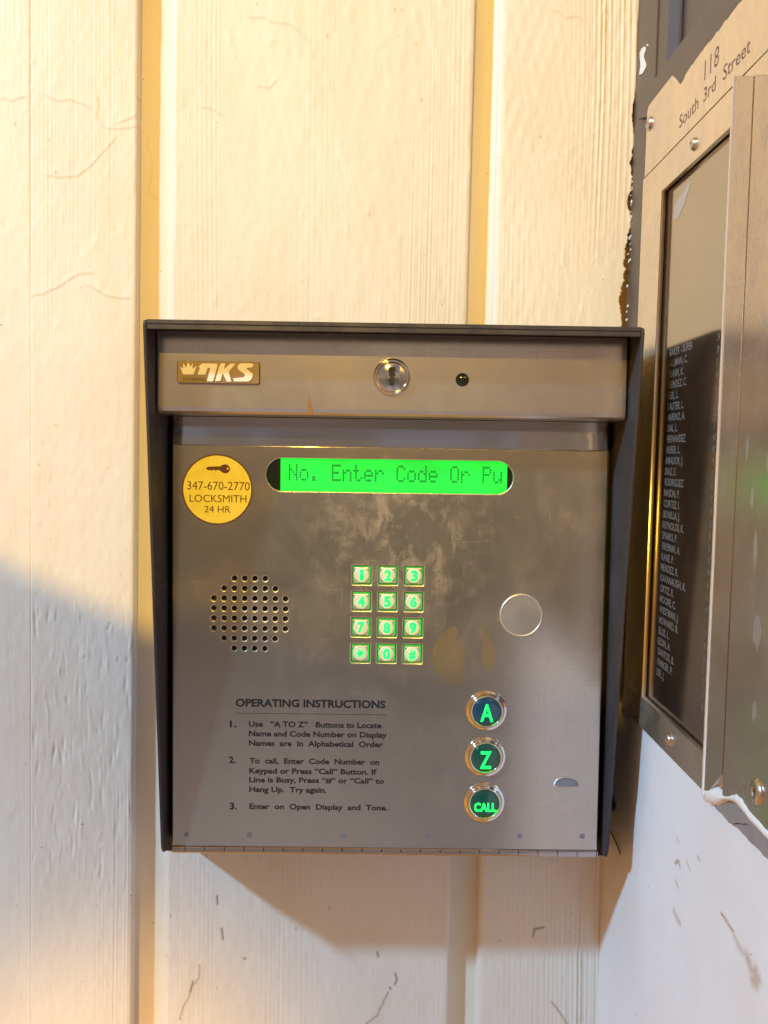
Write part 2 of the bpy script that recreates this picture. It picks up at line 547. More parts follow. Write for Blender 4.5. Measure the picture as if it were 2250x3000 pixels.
def merge(name, mes):
    bm = bmesh.new()
    for q in mes:
        bm.from_mesh(q)
        bpy.data.meshes.remove(q)
    me = bpy.data.meshes.new(name)
    bm.to_mesh(me)
    bm.free()
    return me

# ------------------------------------------------------------------ the boarded wall
def smooth1(n, k):
    a = RNG.normal(size=n + 6 * k)
    ker = np.exp(-0.5 * (np.arange(-3 * k, 3 * k + 1) / k) ** 2)
    ker /= math.sqrt((ker ** 2).sum())
    return np.convolve(a, ker, 'same')[3 * k:3 * k + n]
def field(X, Y, lx, ly, seed):
    """smooth random field from a few random cosine waves, unit variance"""
    r = np.random.default_rng(seed)
    h = np.zeros_like(X)
    for _ in range(28):
        a = r.normal() / lx
        b = r.normal() / ly
        h += np.cos(a * X + b * Y + r.uniform(0, 6.283))
    return h / math.sqrt(14)
CRACK = {}
CRACK['lift'] = [[(-230.1, 1693.5), (-221.3, 1689.3), (-213.7, 1690.7), (-206.1, 1688.3), (-198.5, 1684.7), (-194.7, 1678.6), (-190.9, 1672.5), (-183.3, 1671.3), (-175.7, 1672.1), (-167.4, 1673.5)], [(-261.8, 1691.1), (-254.2, 1689.3), (-245.3, 1692.0)], [(-229.3, 1639.3), (-220.4, 1638.2), (-208.9, 1639.1), (-198.7, 1647.4), (-188.4, 1658.8), (-183.3, 1664.5)], [(-240.1, 1557.2), (-232.4, 1558.6), (-220.8, 1564.5), (-211.8, 1571.0), (-205.4, 1573.0), (-198.3, 1573.4)], [(-201.6, 1564.8), (-191.3, 1559.3), (-183.6, 1556.8), (-173.4, 1556.4)], [(-195.3, 1681.1), (-194.1, 1687.3), (-195.3, 1692.2)], [(-180.8, 1675.7), (-173.1, 1679.0), (-169.3, 1680.3)], [(-90.9, 1747.8), (-79.5, 1747.4), (-74.5, 1744.4), (-64.3, 1744.0), (-58.0, 1739.8), (-51.7, 1733.2)], [(-115.0, 1752.9), (-116.2, 1740.6), (-121.2, 1733.1), (-123.1, 1722.0), (-127.5, 1712.0), (-125.6, 1705.9), (-122.4, 1701.6), (-123.6, 1694.8)], [(-122.3, 1687.3), (-116.0, 1686.2), (-109.6, 1682.0)], [(-84.3, 1702.3), (-77.9, 1700.5), (-72.9, 1705.6)], [(-163.0, 1670.5), (-163.6, 1664.2), (-160.5, 1655.5), (-160.5, 1643.0), (-163.0, 1631.7), (-155.4, 1626.8)],
  [(111.3, 1763.2), (112.9, 1758.2), (121.2, 1754.8), (125.7, 1751.3), (131.6, 1752.8), (137.6, 1750.1), (140.8, 1742.2), (138.9, 1730.7), (138.6, 1716.2), (139.5, 1708.3), (144.9, 1701.8), (148.1, 1694.6), (151.0, 1687.4), (149.4, 1677.2), (142.8, 1672.4), (134.0, 1666.7), (128.8, 1662.2)], [(114.4, 1672.2), (118.2, 1667.9), (119.1, 1663.5)], [(120.7, 1657.7), (122.4, 1651.9), (115.0, 1648.8), (118.1, 1643.0), (116.0, 1637.1), (119.9, 1632.8)], [(134.4, 1652.1), (139.1, 1643.4), (139.3, 1634.6)], [(150.8, 1653.8), (151.0, 1646.5), (146.7, 1640.6), (151.3, 1634.8)], [(150.8, 1602.3), (152.5, 1595.0), (145.3, 1583.0), (148.7, 1569.7), (146.0, 1559.2), (146.2, 1550.2)], [(124.6, 1566.3), (123.3, 1558.8), (122.0, 1551.4)], [(-51.0, 1734.4), (-49.4, 1727.2), (-47.1, 1720.8)],
  [(-123.4, 1079.2), (-123.8, 1069.9), (-129.0, 1061.8), (-131.2, 1053.6), (-134.6, 1048.9), (-137.9, 1037.2)], [(13.8, 1059.7), (6.2, 1042.1), (-1.6, 1035.3)], [(133.5, 1053.9), (140.6, 1044.6), (145.3, 1036.7)]]
CRACK['dark'] = [[(-110.6, 1130.1), (-110.6, 1124.4)], [(-107.4, 1106.0), (-106.5, 1097.9)], [(-91.1, 1083.9), (-90.3, 1083.1)], [(5.5, 1089.8), (6.7, 1086.4)], [(18.8, 1073.7), (20.4, 1069.1), (18.9, 1065.6)], [(15.1, 1063.0), (16.0, 1062.1)], [(118.8, 1102.6), (119.8, 1108.4), (126.5, 1109.6)], [(-225.6, 1337.4), (-226.3, 1330.4)], [(-186.9, 1329.1), (-189.1, 1324.7)], [(-182.0, 1304.8), (-182.0, 1301.5)], [(-175.5, 1304.3), (-175.5, 1301.5)], [(-205.0, 1305.0), (-206.1, 1303.4)], [(-128.0, 1066.0), (-130.3, 1058.0)]]
def seg_dist(X, Y, pl):
    """distance to a polyline and signed side"""
    best = np.full(X.shape, 1e9)
    side = np.zeros(X.shape)
    for (x0, y0), (x1, y1) in zip(pl[:-1], pl[1:]):
        dx, dy = x1 - x0, y1 - y0
        L2 = dx * dx + dy * dy + 1e-9
        t = np.clip(((X - x0) * dx + (Y - y0) * dy) / L2, 0, 1)
        ex, ey = X - (x0 + t * dx), Y - (y0 + t * dy)
        d = np.hypot(ex, ey)
        s = np.sign(dx * (Y - y0) - dy * (X - x0))
        m = d < best
        best = np.where(m, d, best)
        side = np.where(m, s, side)
    return best, side
def wiggle(pl, amp, step=1.2):
    o = []
    for (x0, y0), (x1, y1) in zip(pl[:-1], pl[1:]):
        n = max(1, int(math.hypot(x1 - x0, y1 - y0) / step))
        for i in range(n):
            t = i / n
            o.append((x0 + (x1 - x0) * t + random.uniform(-amp, amp), y0 + (y1 - y0) * t + random.uniform(-amp, amp)))
    o.append(pl[-1])
    return o
LIFT = [wiggle(p, 0.35) for p in CRACK['lift']]
DARK = CRACK['dark']
def axis(a, b, lo, hi, fine, coarse):
    """grid coordinates: fine inside lo..hi, coarse outside"""
    o = []
    if a < lo:
        o += list(np.arange(a, min(lo, b), coarse))
    l, h = max(a, lo), min(b, hi)
    n = max(2, int(round((h - l) / fine)))
    o += list(np.linspace(l, h, n))
    if b > hi:
        o += list(np.arange(hi + coarse, b, coarse)) + [b]
    return np.array(o)
def grid_object(name, us, ys, xfun, hfun, mat, parent, label=None):
    """relief sheet: us = 0..1 across, xfun maps (u,y) to x, hfun gives height and dirt"""
    U, Yg = np.meshgrid(us, ys)
    Xg = xfun(U, Yg)
    H, mk, dk = hfun(Xg, Yg, U)
    nx, ny = len(us), len(ys)
    V = np.stack([Xg, Yg, H], -1).reshape(-1, 3) * MM
    i = np.arange(nx - 1)[None, :] + np.arange(ny - 1)[:, None] * nx
    Q = np.stack([i, i + 1, i + 1 + nx, i + nx], -1).reshape(-1, 4)
    me = bpy.data.meshes.new(name)
    me.vertices.add(len(V))
    me.vertices.foreach_set('co', V.astype(np.float32).ravel())
    me.loops.add(Q.size)
    me.loops.foreach_set('vertex_index', Q.astype(np.int32).ravel())
    me.polygons.add(len(Q))
    me.polygons.foreach_set('loop_start', (np.arange(len(Q)) * 4).astype(np.int32))
    me.update(calc_edges=True)
    at = me.attributes.new('mark', 'FLOAT_COLOR', 'POINT')
    c = np.zeros((len(V), 4), np.float32)
    c[:, 0] = np.clip(mk, 0, 1).ravel()
    c[:, 1] = np.clip(dk, 0, 1).ravel()
    c[:, 3] = 1
    at.data.foreach_set('color', c.ravel())
    return link(name, me, mat, parent, label, smooth=True)
def relief(seed, grain, gouge=0, width=200.0):
    r = np.random.default_rng(seed)
    nl = 900
    line = np.zeros(nl)
    xs = np.linspace(-450, 450, nl)
    for _ in range(40):
        line += np.cos(r.uniform(1.4, 3.0) * xs + r.uniform(0, 6.28))
    line /= math.sqrt(20)
    def f(X, Y):
        wob = 0.9 * field(X, Y, 60, 90, seed + 1)
        ridges = np.interp(X + wob, xs, line)
        msk = np.clip(0.35 + 0.55 * field(X, Y, 30, 120, seed + 2), 0, 1.4)
        h = grain(X, Y) * ridges * msk
        h += 0.06 * field(X, Y, 6, 12, seed + 3) + 0.052 * field(X, Y, 2.1, 5, seed + 4) + 0.028 * field(X, Y, 0.9, 2.2, seed + 9)
        h += 0.35 * field(X, Y, 60, 180, seed + 5)
        mk = np.zeros_like(X)
        dk = np.zeros_like(X)
        x0, x1, y0, y1 = X.min() - 4, X.max() + 4, Y.min() - 4, Y.max() + 4
        for pl in LIFT:
            px = [p[0] for p in pl]; py = [p[1] for p in pl]
            if max(px) < x0 or min(px) > x1:
                continue
            sel = (X > min(px) - 8) & (X < max(px) + 8) & (Y > min(py) - 8) & (Y < max(py) + 8)
            if not sel.any():
                continue
            d, s = seg_dist(X[sel], Y[sel], pl)
            low = np.mean(py) < 1100
            h[sel] += np.where(s > 0, (0.45 if low else 0.27) * np.exp(-d / 2.4), -0.08 * np.exp(-d / 1.2))
            mk[sel] = np.maximum(mk[sel], (0.55 if low else 0.22) * np.exp(-(d / 0.65) ** 2))
            if low:
                dk[sel] = np.maximum(dk[sel], 0.35 * np.exp(-(d / 0.5) ** 2))
        for pl in DARK:
            px = [p[0] for p in pl]; py = [p[1] for p in pl]
            if max(px) < x0 or min(px) > x1:
                continue
            sel = (X > min(px) - 5) & (X < max(px) + 5) & (Y > min(py) - 5) & (Y < max(py) + 5)
            if not sel.any():
                continue
            d, s = seg_dist(X[sel], Y[sel], wiggle(pl, 0.3, 1.0))
            left = np.mean(px) < -170
            dk[sel] = np.maximum(dk[sel], (0.30 if left else 0.72) * np.exp(-(d / (0.55 if left else 0.7)) ** 2))
            h[sel] -= 0.35 * np.exp(-(d / 0.9) ** 2)
        # torn grain below the lamp edge on the left board
        if gouge:
            for _ in range(gouge):
                bx, by = r.uniform(x0 + 6, x1 - 6), r.uniform(1135, 1338)
                ra, rb, am = r.uniform(0.5, 1.1), r.uniform(2.5, 9), r.uniform(-0.75, 0.55)
                tl = r.uniform(-0.12, 0.12)
                sel = (abs(X - bx) < 7) & (abs(Y - by) < 26)
                h[sel] += am * np.exp(-((X[sel] - bx - tl * (Y[sel] - by)) / ra) ** 2 - ((Y[sel] - by) / rb) ** 2)
        # small blisters and nicks
        for _ in range(int(width * 1.1)):
            bx, by = r.uniform(x0, x1), r.uniform(1030, 1765)
            ra, rb, am = r.uniform(0.8, 3.0), r.uniform(1.5, 6), r.uniform(-0.22, 0.35)
            sel = (abs(X - bx) < 9) & (abs(Y - by) < 18)
            h[sel] += am * np.exp(-((X[sel] - bx) / ra) ** 2 - ((Y[sel] - by) / rb) ** 2)
        for _ in range(int(width * 0.16)):
            bx, by = r.uniform(x0, x1), r.uniform(1030, 1765)
            ra, rb = r.uniform(0.4, 0.8), r.uniform(0.4, 1.6)
            sel = (abs(X - bx) < 4) & (abs(Y - by) < 8)
            mk[sel] = np.maximum(mk[sel], r.uniform(0.4, 0.9) * np.exp(-(((X[sel] - bx) / ra) ** 2 + ((Y[sel] - by) / rb) ** 2)))
        return h, mk, dk
    return f
YS = axis(860, 1960, 1025, 1772, 0.95, 25)
siding = thing('siding_wall', 'cream painted board wall with peeling paint and deep grooves, behind the door intercom', 'wall', WALL, (0, 860))
def board(name, xl, xr, seed, grain, label, edge_l, edge_r, z0=0.0, lo=-262, hi=176, ragged=None, gouge=0, rl=3.0, rr=3.0, drop=14.0):
    """xl, xr: functions of height giving the two edges"""
    wd = float(np.mean(xr(np.array([1400.0])) - xl(np.array([1400.0]))))
    xa = axis(float(xl(np.array([1400.0]))[0]), float(xr(np.array([1400.0]))[0]), lo, hi, 0.75, 20)
    us = (xa - xa[0]) / (xa[-1] - xa[0])
    inn = np.array([0.0, 0.12, 0.3, 0.5, 0.8])
    if edge_l:
        us = np.unique(np.concatenate([inn * rl / wd, us[us > 0.9 * rl / wd]]))
    if edge_r:
        us = np.unique(np.concatenate([us[us < 1 - 0.9 * rr / wd], 1 - inn * rr / wd]))
    rf = relief(seed, grain, gouge, width=wd)
    def xf(U, Y):
        a, b = xl(Y), xr(Y)
        if ragged is not None:
            b = b + ragged(Y)
        return a + U * (b - a)
    def hf(X, Y, U):
        h, mk, dk = rf(X, Y)
        h = h + z0
        if edge_l:
            d = U * wd
            h = h - np.where(d < rl, (rl - np.sqrt(np.clip(rl ** 2 - (rl - d) ** 2, 0, None))) * 0.6, 0)
            h = np.where(U <= 1e-9, z0 - drop, h)
        if edge_r:
            d = (1 - U) * wd
            h = h - np.where(d < rr, (rr - np.sqrt(np.clip(rr ** 2 - (rr - d) ** 2, 0, None))) * 0.6, 0)
            h = np.where(U >= 1 - 1e-9, z0 - drop, h)
        return h, mk, dk
    return grid_object(name, us, YS, xf, hf, 'board', siding, label)
def lin(y0, x0, y1, x1):
    return lambda Y: x0 + (np.asarray(Y, float) - y0) * (x1 - x0) / (y1 - y0)
e_far = lin(1757, -240.3, 1035, -245.8)
e_l = lin(1758, -166.7, 1035, -173.0)
e_m0 = lin(1758, -143.9, 1035, -149.7)
e_m1 = lin(1762, 63.6, 1036, 57.6)
e_p0 = lin(1762, 79.6, 1036, 78.0)
def e_p1(Y):
    Y = np.asarray(Y, float)
    return np.interp(Y, [860, 1037, 1150, 1300, 1556, 1764, 1960], [170.6, 170.4, 169.2, 169.0, 170.4, 176.4, 181])
rag1 = RNG.normal(size=4000)
def ragged(Y):
    Y = np.asarray(Y, float)
    k = np.clip(((Y - 860) / 0.9).astype(int), 0, 3990)
    sm = np.convolve(rag1, np.ones(5) / 5 ** 0.5, 'same')[k]
    sm2 = np.convolve(rag1, np.ones(21) / 21 ** 0.5, 'same')[k]
    amp = np.interp(Y, [860, 1060, 1200, 1540, 1560, 1640, 1700, 1960], [0.3, 0.5, 0.2, 0.9, 1.1, 1.0, 0.35, 0.3])
    return amp * (0.5 * sm + 0.7 * sm2)
G_MAIN = lambda X, Y: np.interp(Y, [1030, 1300, 1500, 1765], [0.07, 0.08, 0.13, 0.155])
G_LEFT = lambda X, Y: np.interp(Y, [1030, 1120, 1180, 1260, 1345, 1400, 1600, 1765], [0.10, 0.12, 0.24, 0.40, 0.34, 0.10, 0.09, 0.13])
G_POST = lambda X, Y: 0.08 + 0.31 * np.interp(X, [120, 150, 170], [0, 0.75, 1.0])
board('board', lin(0, -520, 1, -520), lambda Y: e_far(Y) - 0.5, 21, lambda X, Y: 0.08 + 0 * X, 'narrow board cut by the left edge', False, True, z0=-0.5, rr=1.5, drop=3)
board('board', e_far, e_l, 31, G_LEFT, 'rough left board with lifted paint', True, True, z0=0.4, rl=1.2, drop=13, gouge=190)
board('board', e_m0, e_m1, 41, G_MAIN, 'wide middle board behind the intercom', True, True, rl=4.0)
board('board', e_p0, e_p1, 51, G_POST, 'right corner board with ragged peeling edge', True, True, rl=5.5, rr=1.2, ragged=ragged, drop=10)
def groove(xl, xr, seed):
    us = np.linspace(0, 1, 30)
    rf = relief(seed, lambda X, Y: 0.03 + 0 * X, width=20)
    def hf(X, Y, U):
        h, mk, dk = rf(X, Y)
        return h * 0.7 - 6.5 - 4.0 * np.sin(np.pi * np.clip(U, 0, 1)) ** 0.7, mk, dk
    grid_object('groove', us, YS, lambda U, Y: (xl(Y) - 2) + U * (xr(Y) + 2 - xl(Y) + 2), hf, 'groove', siding)
groove(e_l, e_m0, 61)
groove(e_m1, e_p0, 71)

# ------------------------------------------------------------------ the white side wall
side = thing('side_wall', 'smooth white side wall with brown scuff marks, below the metal directory', 'wall', SIDE, (0, -420))
STAIN = [([(219.7, 1232.5), (227.3, 1232.5), (234.8, 1231.6)], 0.8, 1, 0), ([(236.2, 1230.4), (240.0, 1228.6), (251.5, 1228.4)], 1.6, 0.45, 0), ([(251.5, 1228.4), (256.2, 1226.4), (262.5, 1227.4), (259.0, 1220.8), (264.8, 1226.0)], 2.6, 0.6, 0), ([(151.5, 1199.5), (158.6, 1198.0), (163.7, 1197.8)], 1.6, 0.55, 0), ([(151.5, 1226.5), (157.8, 1230.5), (159.8, 1228.5)], 1.0, 0.7, 0.2), ([(170.2, 1236.6), (176.3, 1233.3)], 0.7, 0.5, 0.1), ([(186.0, 1245.8), (188.3, 1244.7)], 0.9, 0.5, 0.2), ([(152.8, 1216.8), (158.0, 1215.8)], 0.9, 0.5, 0.1), ([(153.1, 1240.9), (157.2, 1240.9)], 1.4, 0.3, 0)]
def side_h(X, Y, U):
    h = 0.16 * field(X, Y, 10, 14, 81) + 0.03 * field(X, Y, 2.5, 3.0, 82) + 0.3 * field(X, Y, 60, 60, 83)
    mk = np.zeros_like(X); dk = np.zeros_like(X)
    for pl, wd, a, b in STAIN:
        q = wiggle([(x, y - 1284) for x, y in pl], 0.4 * wd, 1.0)
        d, s = seg_dist(X, Y, q)
        k = np.exp(-(d / wd) ** 2)
        mk = np.maximum(mk, a * k); dk = np.maximum(dk, b * k)
    return h, mk, dk
grid_object('side_wall_face', np.concatenate([np.linspace(0, 0.55, 330), np.linspace(0.56, 1, 30)]), axis(-420, 0, -260, 0, 1.0, 20), lambda U, Y: -30 + U * 560, side_h, 'side', side)
# painted-over lumps along the lower edge of the metal
v, f = [], []
up_ = [(206, 8), (212.3, 9.5), (221.4, 10.4), (230.8, 10.8), (238.2, 13.9), (245.3, 17.8), (249.5, 18.3), (257.5, 15.8), (274.3, 14.5), (290, 14), (420, 14.5), (556, 14)]
lo_ = [(202.5, -3.6), (210, -1.6), (218.3, 1.0), (230.9, 8.3), (236, 9.6), (241.1, 10.6), (250, 10.2), (258.2, 9.2), (274.9, 8.6), (290, 8.4), (420, 8), (556, 8)]
def resample(pl, n):
    o = []
    for i in range(n):
        t = i / (n - 1) * (len(pl) - 1)
        k_ = min(int(t), len(pl) - 2)
        o.append(tuple(pl[k_][c] + (pl[k_ + 1][c] - pl[k_][c]) * (t - k_) for c in (0, 1)))
    return o
up_, lo_ = resample(up_, 60), resample(lo_, 60)
for (a0, b0), (a1, b1) in zip(lo_, up_):
    j0, j1 = random.uniform(-.35, .35), random.uniform(-.35, .35)
    for k in range(9):
        t = k / 8
        v.append((a0 + (a1 - a0) * t + j0 * (1 - t), b0 + j0 + (b1 + j1 - b0 - j0) * t, 2.6 + 3.2 * math.sin(math.pi * t) ** 0.6 + random.uniform(-.12, .12)))
for i in range(59):
    for k in range(8):
        f.append((i * 9 + k, i * 9 + k + 1, (i + 1) * 9 + k + 1, (i + 1) * 9 + k))
link('paint_lump', mesh('paint_lump', v, f), 'flake', side, 'white paint lump along the torn metal edge', smooth=True)

# ------------------------------------------------------------------ dark metal frame behind the directory
frame = thing('metal_frame', 'dark brown painted metal frame in the corner, around the street number directory', 'frame', SIDE, (0, 0))
link('back_plate', box('back_plate', -40, 560, -6.0, 640, -12, -4.2), 'brown', frame)
link('edge_plate', box('edge_plate', -40, 45.5, 1.5, 640, -4.1, -2.0, 0.4), 'brown', frame)
link('upper_panel', box('upper_panel', 47, 560, 392, 640, -4.1, -3.0), 'brown', frame)
link('rail', merge('rail', [plate('rail', [[(22, 392.5), (36, 404.3), (560, 404.3), (560, 385), (49, 385)]], -1.8, 2.2, 0.4)]), 'brown', frame)
link('strip', box('strip', 74.5, 96, 404.6, 640, -2.8, -0.6, 0.5), 'bluegrey', frame, 'painted reflection in a gap, as a blue grey bar')  # blue reflection of a gap, put into the colour of an added part
for fl in ([(10.0, 426.4), (10.7, 428.3), (12.2, 431.5), (10.6, 436.5), (8.9, 441.5), (13.6, 442.2), (20.5, 440.9), (23.4, 437.5), (21.1, 436.3), (18.4, 435.4), (20.7, 432.2), (25.5, 427.6), (25.5, 425.0), (21.8, 424.3), (16.1, 424.5)], [(24.2, 440.8), (28.3, 438.6), (28.4, 437.5), (25.4, 439.3)]):
    link('paint_flake', plate('paint_flake', [wiggle(fl + [fl[0]], 0.3, 1.5)[:-1]], -1.95, -1.5, 0.05), 'flake', frame, 'white paint flake stuck on the brown metal')
for k in range(22):
    yy = random.choice((random.uniform(262, 292), random.uniform(300, 322), random.uniform(330, 362)))
    cx_ = random.uniform(-2, 5)
    n_ = random.randint(5, 8)
    ra_, rb_ = random.uniform(0.5, 2.6), random.uniform(0.4, 1.8)
    fp = [(cx_ + ra_ * random.uniform(.35, 1.2) * math.cos(6.283 * i / n_), yy + rb_ * random.uniform(.35, 1.3) * math.sin(6.283 * i / n_)) for i in range(n_)]
    link('paint_flake', plate('paint_flake', [fp], -1.95, -1.6 + random.uniform(0, .5), 0.03), 'flake', frame)

# ------------------------------------------------------------------ street directory on the side wall
direc = thing('directory_panel', 'brushed metal resident directory with black name board, engraved 118 South 3rd Street', 'directory', SIDE, (125, 0))
zp = 3.0
link('header_plate', plate('header_plate', [[(49, 346.6), (556, 346.6), (556, 390.5), (53.5, 390.5), (50.5, 389.2), (49, 386)]], 0.2, zp, 0.25), 'plate', direc)
link('frame_plate', plate('frame_plate', [[(46, 0.3), (205.5, 0.3), (212, 9), (556, 16), (556, 346.0), (46, 346.0)], rect(87, 194.5, 19.5, 327.4)], 0.2, zp, 0.25), 'plate', direc)
link('name_board', box('name_board', 84, 198, 16, 331, -4.0, -0.6), 'card', direc)
NAMES = ['BAKER - SUPER', 'ALLMAN, C.', 'MANN, K.', 'MENDEZ, C.', 'NEIL, L.', 'BAUTER, L.', 'MARINO, A.', 'DIAL, L.', 'FERNANDEZ', 'HUBER, L.', 'AMADOR, J.', 'DIAZ, E.', 'RODRIGUEZ', 'MASON, P.', 'CORTEZ, I.', 'BONILLA, J.', 'REYNOLDS, K.', 'SPARKS, P.', 'FREEMAR, A.', 'KANE, P.', 'MENDEZ, R.', 'KAVANAUGH, K.', 'ORTIZ, R.', 'MOORE, C.', 'WESTMAN, J.', 'HOWARD, R.', 'ELLIS, L.', 'LEON, A.', 'SANTOS, B.', 'PARKER, P.', 'LEE, J.']
for k, nm in enumerate(NAMES):
    y = 227.0 - k * 6.32
    x = 104.5 + random.uniform(-.4, .4)
    link('name_line', lettering(nm, x, 0, y, 4.2, -0.52, bold=0.012, narrow=0.98), 'card_letter', direc)
    link('code_number', lettering('%02d' % random.randint(2, 60), 180.5, 0, y, 3.6, -0.52, bold=0.012, narrow=0.62), 'card_letter', direc)
for y, x0, x1 in ((227, 186.5, 190.5),):
    pass
link('street_number', merge('street_number', [lettering('118', 154.5, 175.0, 365.4, 10.0, zp + 0.03, bold=0.0, spacing=1.1)]), 'redink', direc)
link('street_name', merge('street_name', [lettering('South', 115.8, 146.8, 354.0, 7.0, zp + 0.03, bold=0.006), lettering('3rd', 154.5, 172.0, 354.0, 7.2, zp + 0.03, bold=0.006), lettering('Street', 181.9, 215.5, 354.2, 7.2, zp + 0.03, bold=0.006)]), 'redink', direc)
def screw(cx, cy, r, z, parent):
    s = link('screw', lathe('screw', cx, cy, [(r, z), (r * 0.98, z + 0.7), (r * 0.8, z + 1.7), (r * 0.5, z + 2.2), (r * 0.36, z + 2.25), (r * 0.34, z + 1.3)], 24), 'screw', parent, smooth=True)
    link('screw_socket', lathe('screw_socket', cx, cy, [(r * 0.335, z + 1.36), (r * 0.05, z + 1.37)], 12), 'dark', s)
    return s
screw(57.0, 377.5, 4.6, zp, direc)
screw(143.5, 336.3, 3.6, zp, direc)
screw(143.4, 9.7, 3.6, zp, direc)
# bent trim and outer plate towards the street
v = []
prof = [(203.2, 3.05), (203.2, 3.6), (203.4, 4.2), (203.9, 4.8), (204.7, 5.3), (205.8, 5.6), (207.5, 5.7), (214.0, 5.5), (226.6, 5.3)]
top = lambda x: 347.6 - max(0, x - 205) * 0.42
f = []
n = len(prof)
for a, b in prof:
    v.append((a, 0.4 + max(0, a - 206) * 0.9, b)); v.append((a, top(a), b))
for i in range(n - 1):
    f.append((2 * i, 2 * i + 1, 2 * i + 3, 2 * i + 2))
base = len(v)
for a, b in prof:
    v.append((a, 0.4 + max(0, a - 206) * 0.9, 3.05)); v.append((a, top(a), 3.05))
for i in range(n - 1):
    f.append((2 * i + 1, base + 2 * i + 1, base + 2 * i + 3, 2 * i + 3))
    f.append((2 * i, 2 * i + 2, base + 2 * i + 2, base + 2 * i))
f.append((2 * n - 2, 2 * n - 1, base + 2 * n - 1, base + 2 * n - 2))
trim = link('edge_trim', mesh('edge_trim', v, f), 'trim', direc)
link('edge_glint_bead', tube('edge_glint_bead', [(204.3, 0.6, 4.7), (204.3, 347.4, 4.7)], 1.5, 16), 'bead', trim, smooth=True)  # added bead on the trim corner, shaped to catch a bright edge highlight
link('outer_plate', plate('outer_plate', [[(227.4, 339), (260, 325), (330, 300), (556, 300), (556, 12), (290, 12), (262, 13), (250, 15), (243, 14), (235, 10.5), (227.4, 9.5)]], 3.1, 5.0, 0.3), 'trim', direc)
def torn(pts, z0, z1):
    q = wiggle(pts + [pts[0]], 0.5, 3.0)[:-1]
    link('torn_strip', plate('torn_strip', [q], z0, z1, 0.2), 'torn', direc)
torn([(208, -0.5), (218.3, 3), (230.9, 9.6), (241.1, 11.4), (258.2, 10.2), (290, 9.4), (556, 9.4), (556, 5.2), (290, 5.2), (275.3, 5.5), (260.8, 6.4), (249.2, 4.6), (239.7, 1.1), (231.0, -2.3), (214.3, -1.7)], 0.9, 2.6)
torn([(230.0, -2.4), (239.7, 1.0), (249.2, 4.5), (260.8, 6.3), (275.3, 5.4), (290, 5.1), (556, 5.1), (556, -6), (290, -1.6), (276.1, -1.6), (257.2, -2.4), (238.7, -1.6)], 0.4, 1.6)
screw(266.5, 25.4, 5.5, 5.0, direc)
for cx_, cy_, ra_, rb_ in ((258, 92, 5, 7), (252, 128, 2.2, 8), (259, 58, 2.6, 5), (246, 150, 1.6, 5), (262, 165, 4, 5), (238, 172, 1.2, 6), (266, 205, 3, 9), (250, 226, 1.2, 5)):
    fp = [(cx_ + ra_ * random.uniform(.6, 1.2) * math.cos(6.283 * i / 14), cy_ + rb_ * random.uniform(.6, 1.2) * math.sin(6.283 * i / 14)) for i in range(14)]
    link('scuff', plate('scuff', [fp], 5.01, 5.05), 'scuff', direc)
# tape left on the board and brush marks over the header
link('tape', plate('tape', [[(101, 311), (104, 316), (117, 318.5), (127, 323), (129, 319.5), (121, 312), (110, 306), (104, 306)]], -0.55, -0.45), 'tape', direc, 'torn clear tape on the name board')
br = []
top_y = 390.6
xs_ = list(np.linspace(100, 300, 70))
edge = []
for q in xs_:
    base_ = np.interp(q, [100, 108, 116, 124, 140, 165, 200, 300], [389.5, 384, 378.5, 381.5, 382.5, 383, 383.5, 383])
    edge.append((q, float(base_) + random.uniform(-.5, .5)))
link('paint_smear', plate('paint_smear', [[(98, 390.6)] + edge + [(556, 383), (556, 390.6)]], zp + 0.02, zp + 0.14), 'brown', direc, 'brown brush strokes over the top of the plate')

# ------------------------------------------------------------------ door intercom
FZ = 73.0
box_ = thing('door_intercom', 'stainless steel door intercom with lit green display and keypad under a dark hood', 'intercom', WALL, (8.8, 1168))
# hood: two wedge sides and a top, open to the front
def side_prof(x0, x1):
    pr = [(0, 1525.2), (120.5, 1525.2), (123.2, 1524.4), (124.0, 1522.0), (80.8, 1206), (79.6, 1200), (76.5, 1196.6), (70, 1194.5), (45, 1183), (0, 1169)]
    v = [(x0, y, z) for z, y in pr] + [(x1, y, z) for z, y in pr]
    m = len(pr)
    f = [tuple(range(m)), tuple(reversed(range(m, 2 * m)))]
    f += [(i, i + m, (i + 1) % m + m, (i + 1) % m) for i in range(m)]
    return v, f
def bev(me, w, seg=2, ang=40):
    bm = bmesh.new()
    bm.from_mesh(me)
    bmesh.ops.recalc_face_normals(bm, faces=list(bm.faces))
    es = [q for q in bm.edges if len(q.link_faces) == 2 and q.calc_face_angle(0) > math.radians(ang)]
    bmesh.ops.bevel(bm, geom=es, offset=w * MM, segments=seg, profile=0.5, affect='EDGES')
    bm.to_mesh(me)
    bm.free()
    return me
HL, HR = -133.0, 150.9
hood_me = merge('hood', [bev(join('hood', [side_prof(HL, HL + 1.9)]), 0.45), bev(join('hood', [side_prof(HR - 1.9, HR)]), 0.45),
                         bev(mesh('hood', *boxdata(HL + 1.95, HR - 1.95, 1522.6, 1525.2, 0, 123.6)), 0.5),
                         bev(mesh('hood', *boxdata(HL + 1.95, HR - 1.95, 1519.6, 1522.55, 121.4, 123.4)), 0.5)])
hood = link('hood', hood_me, 'hood', box_)
# body behind the door
link('body', box('body', -130.2, 148.2, 1200, 1522, 0.2, 64.0, 1.0), 'hood', box_)
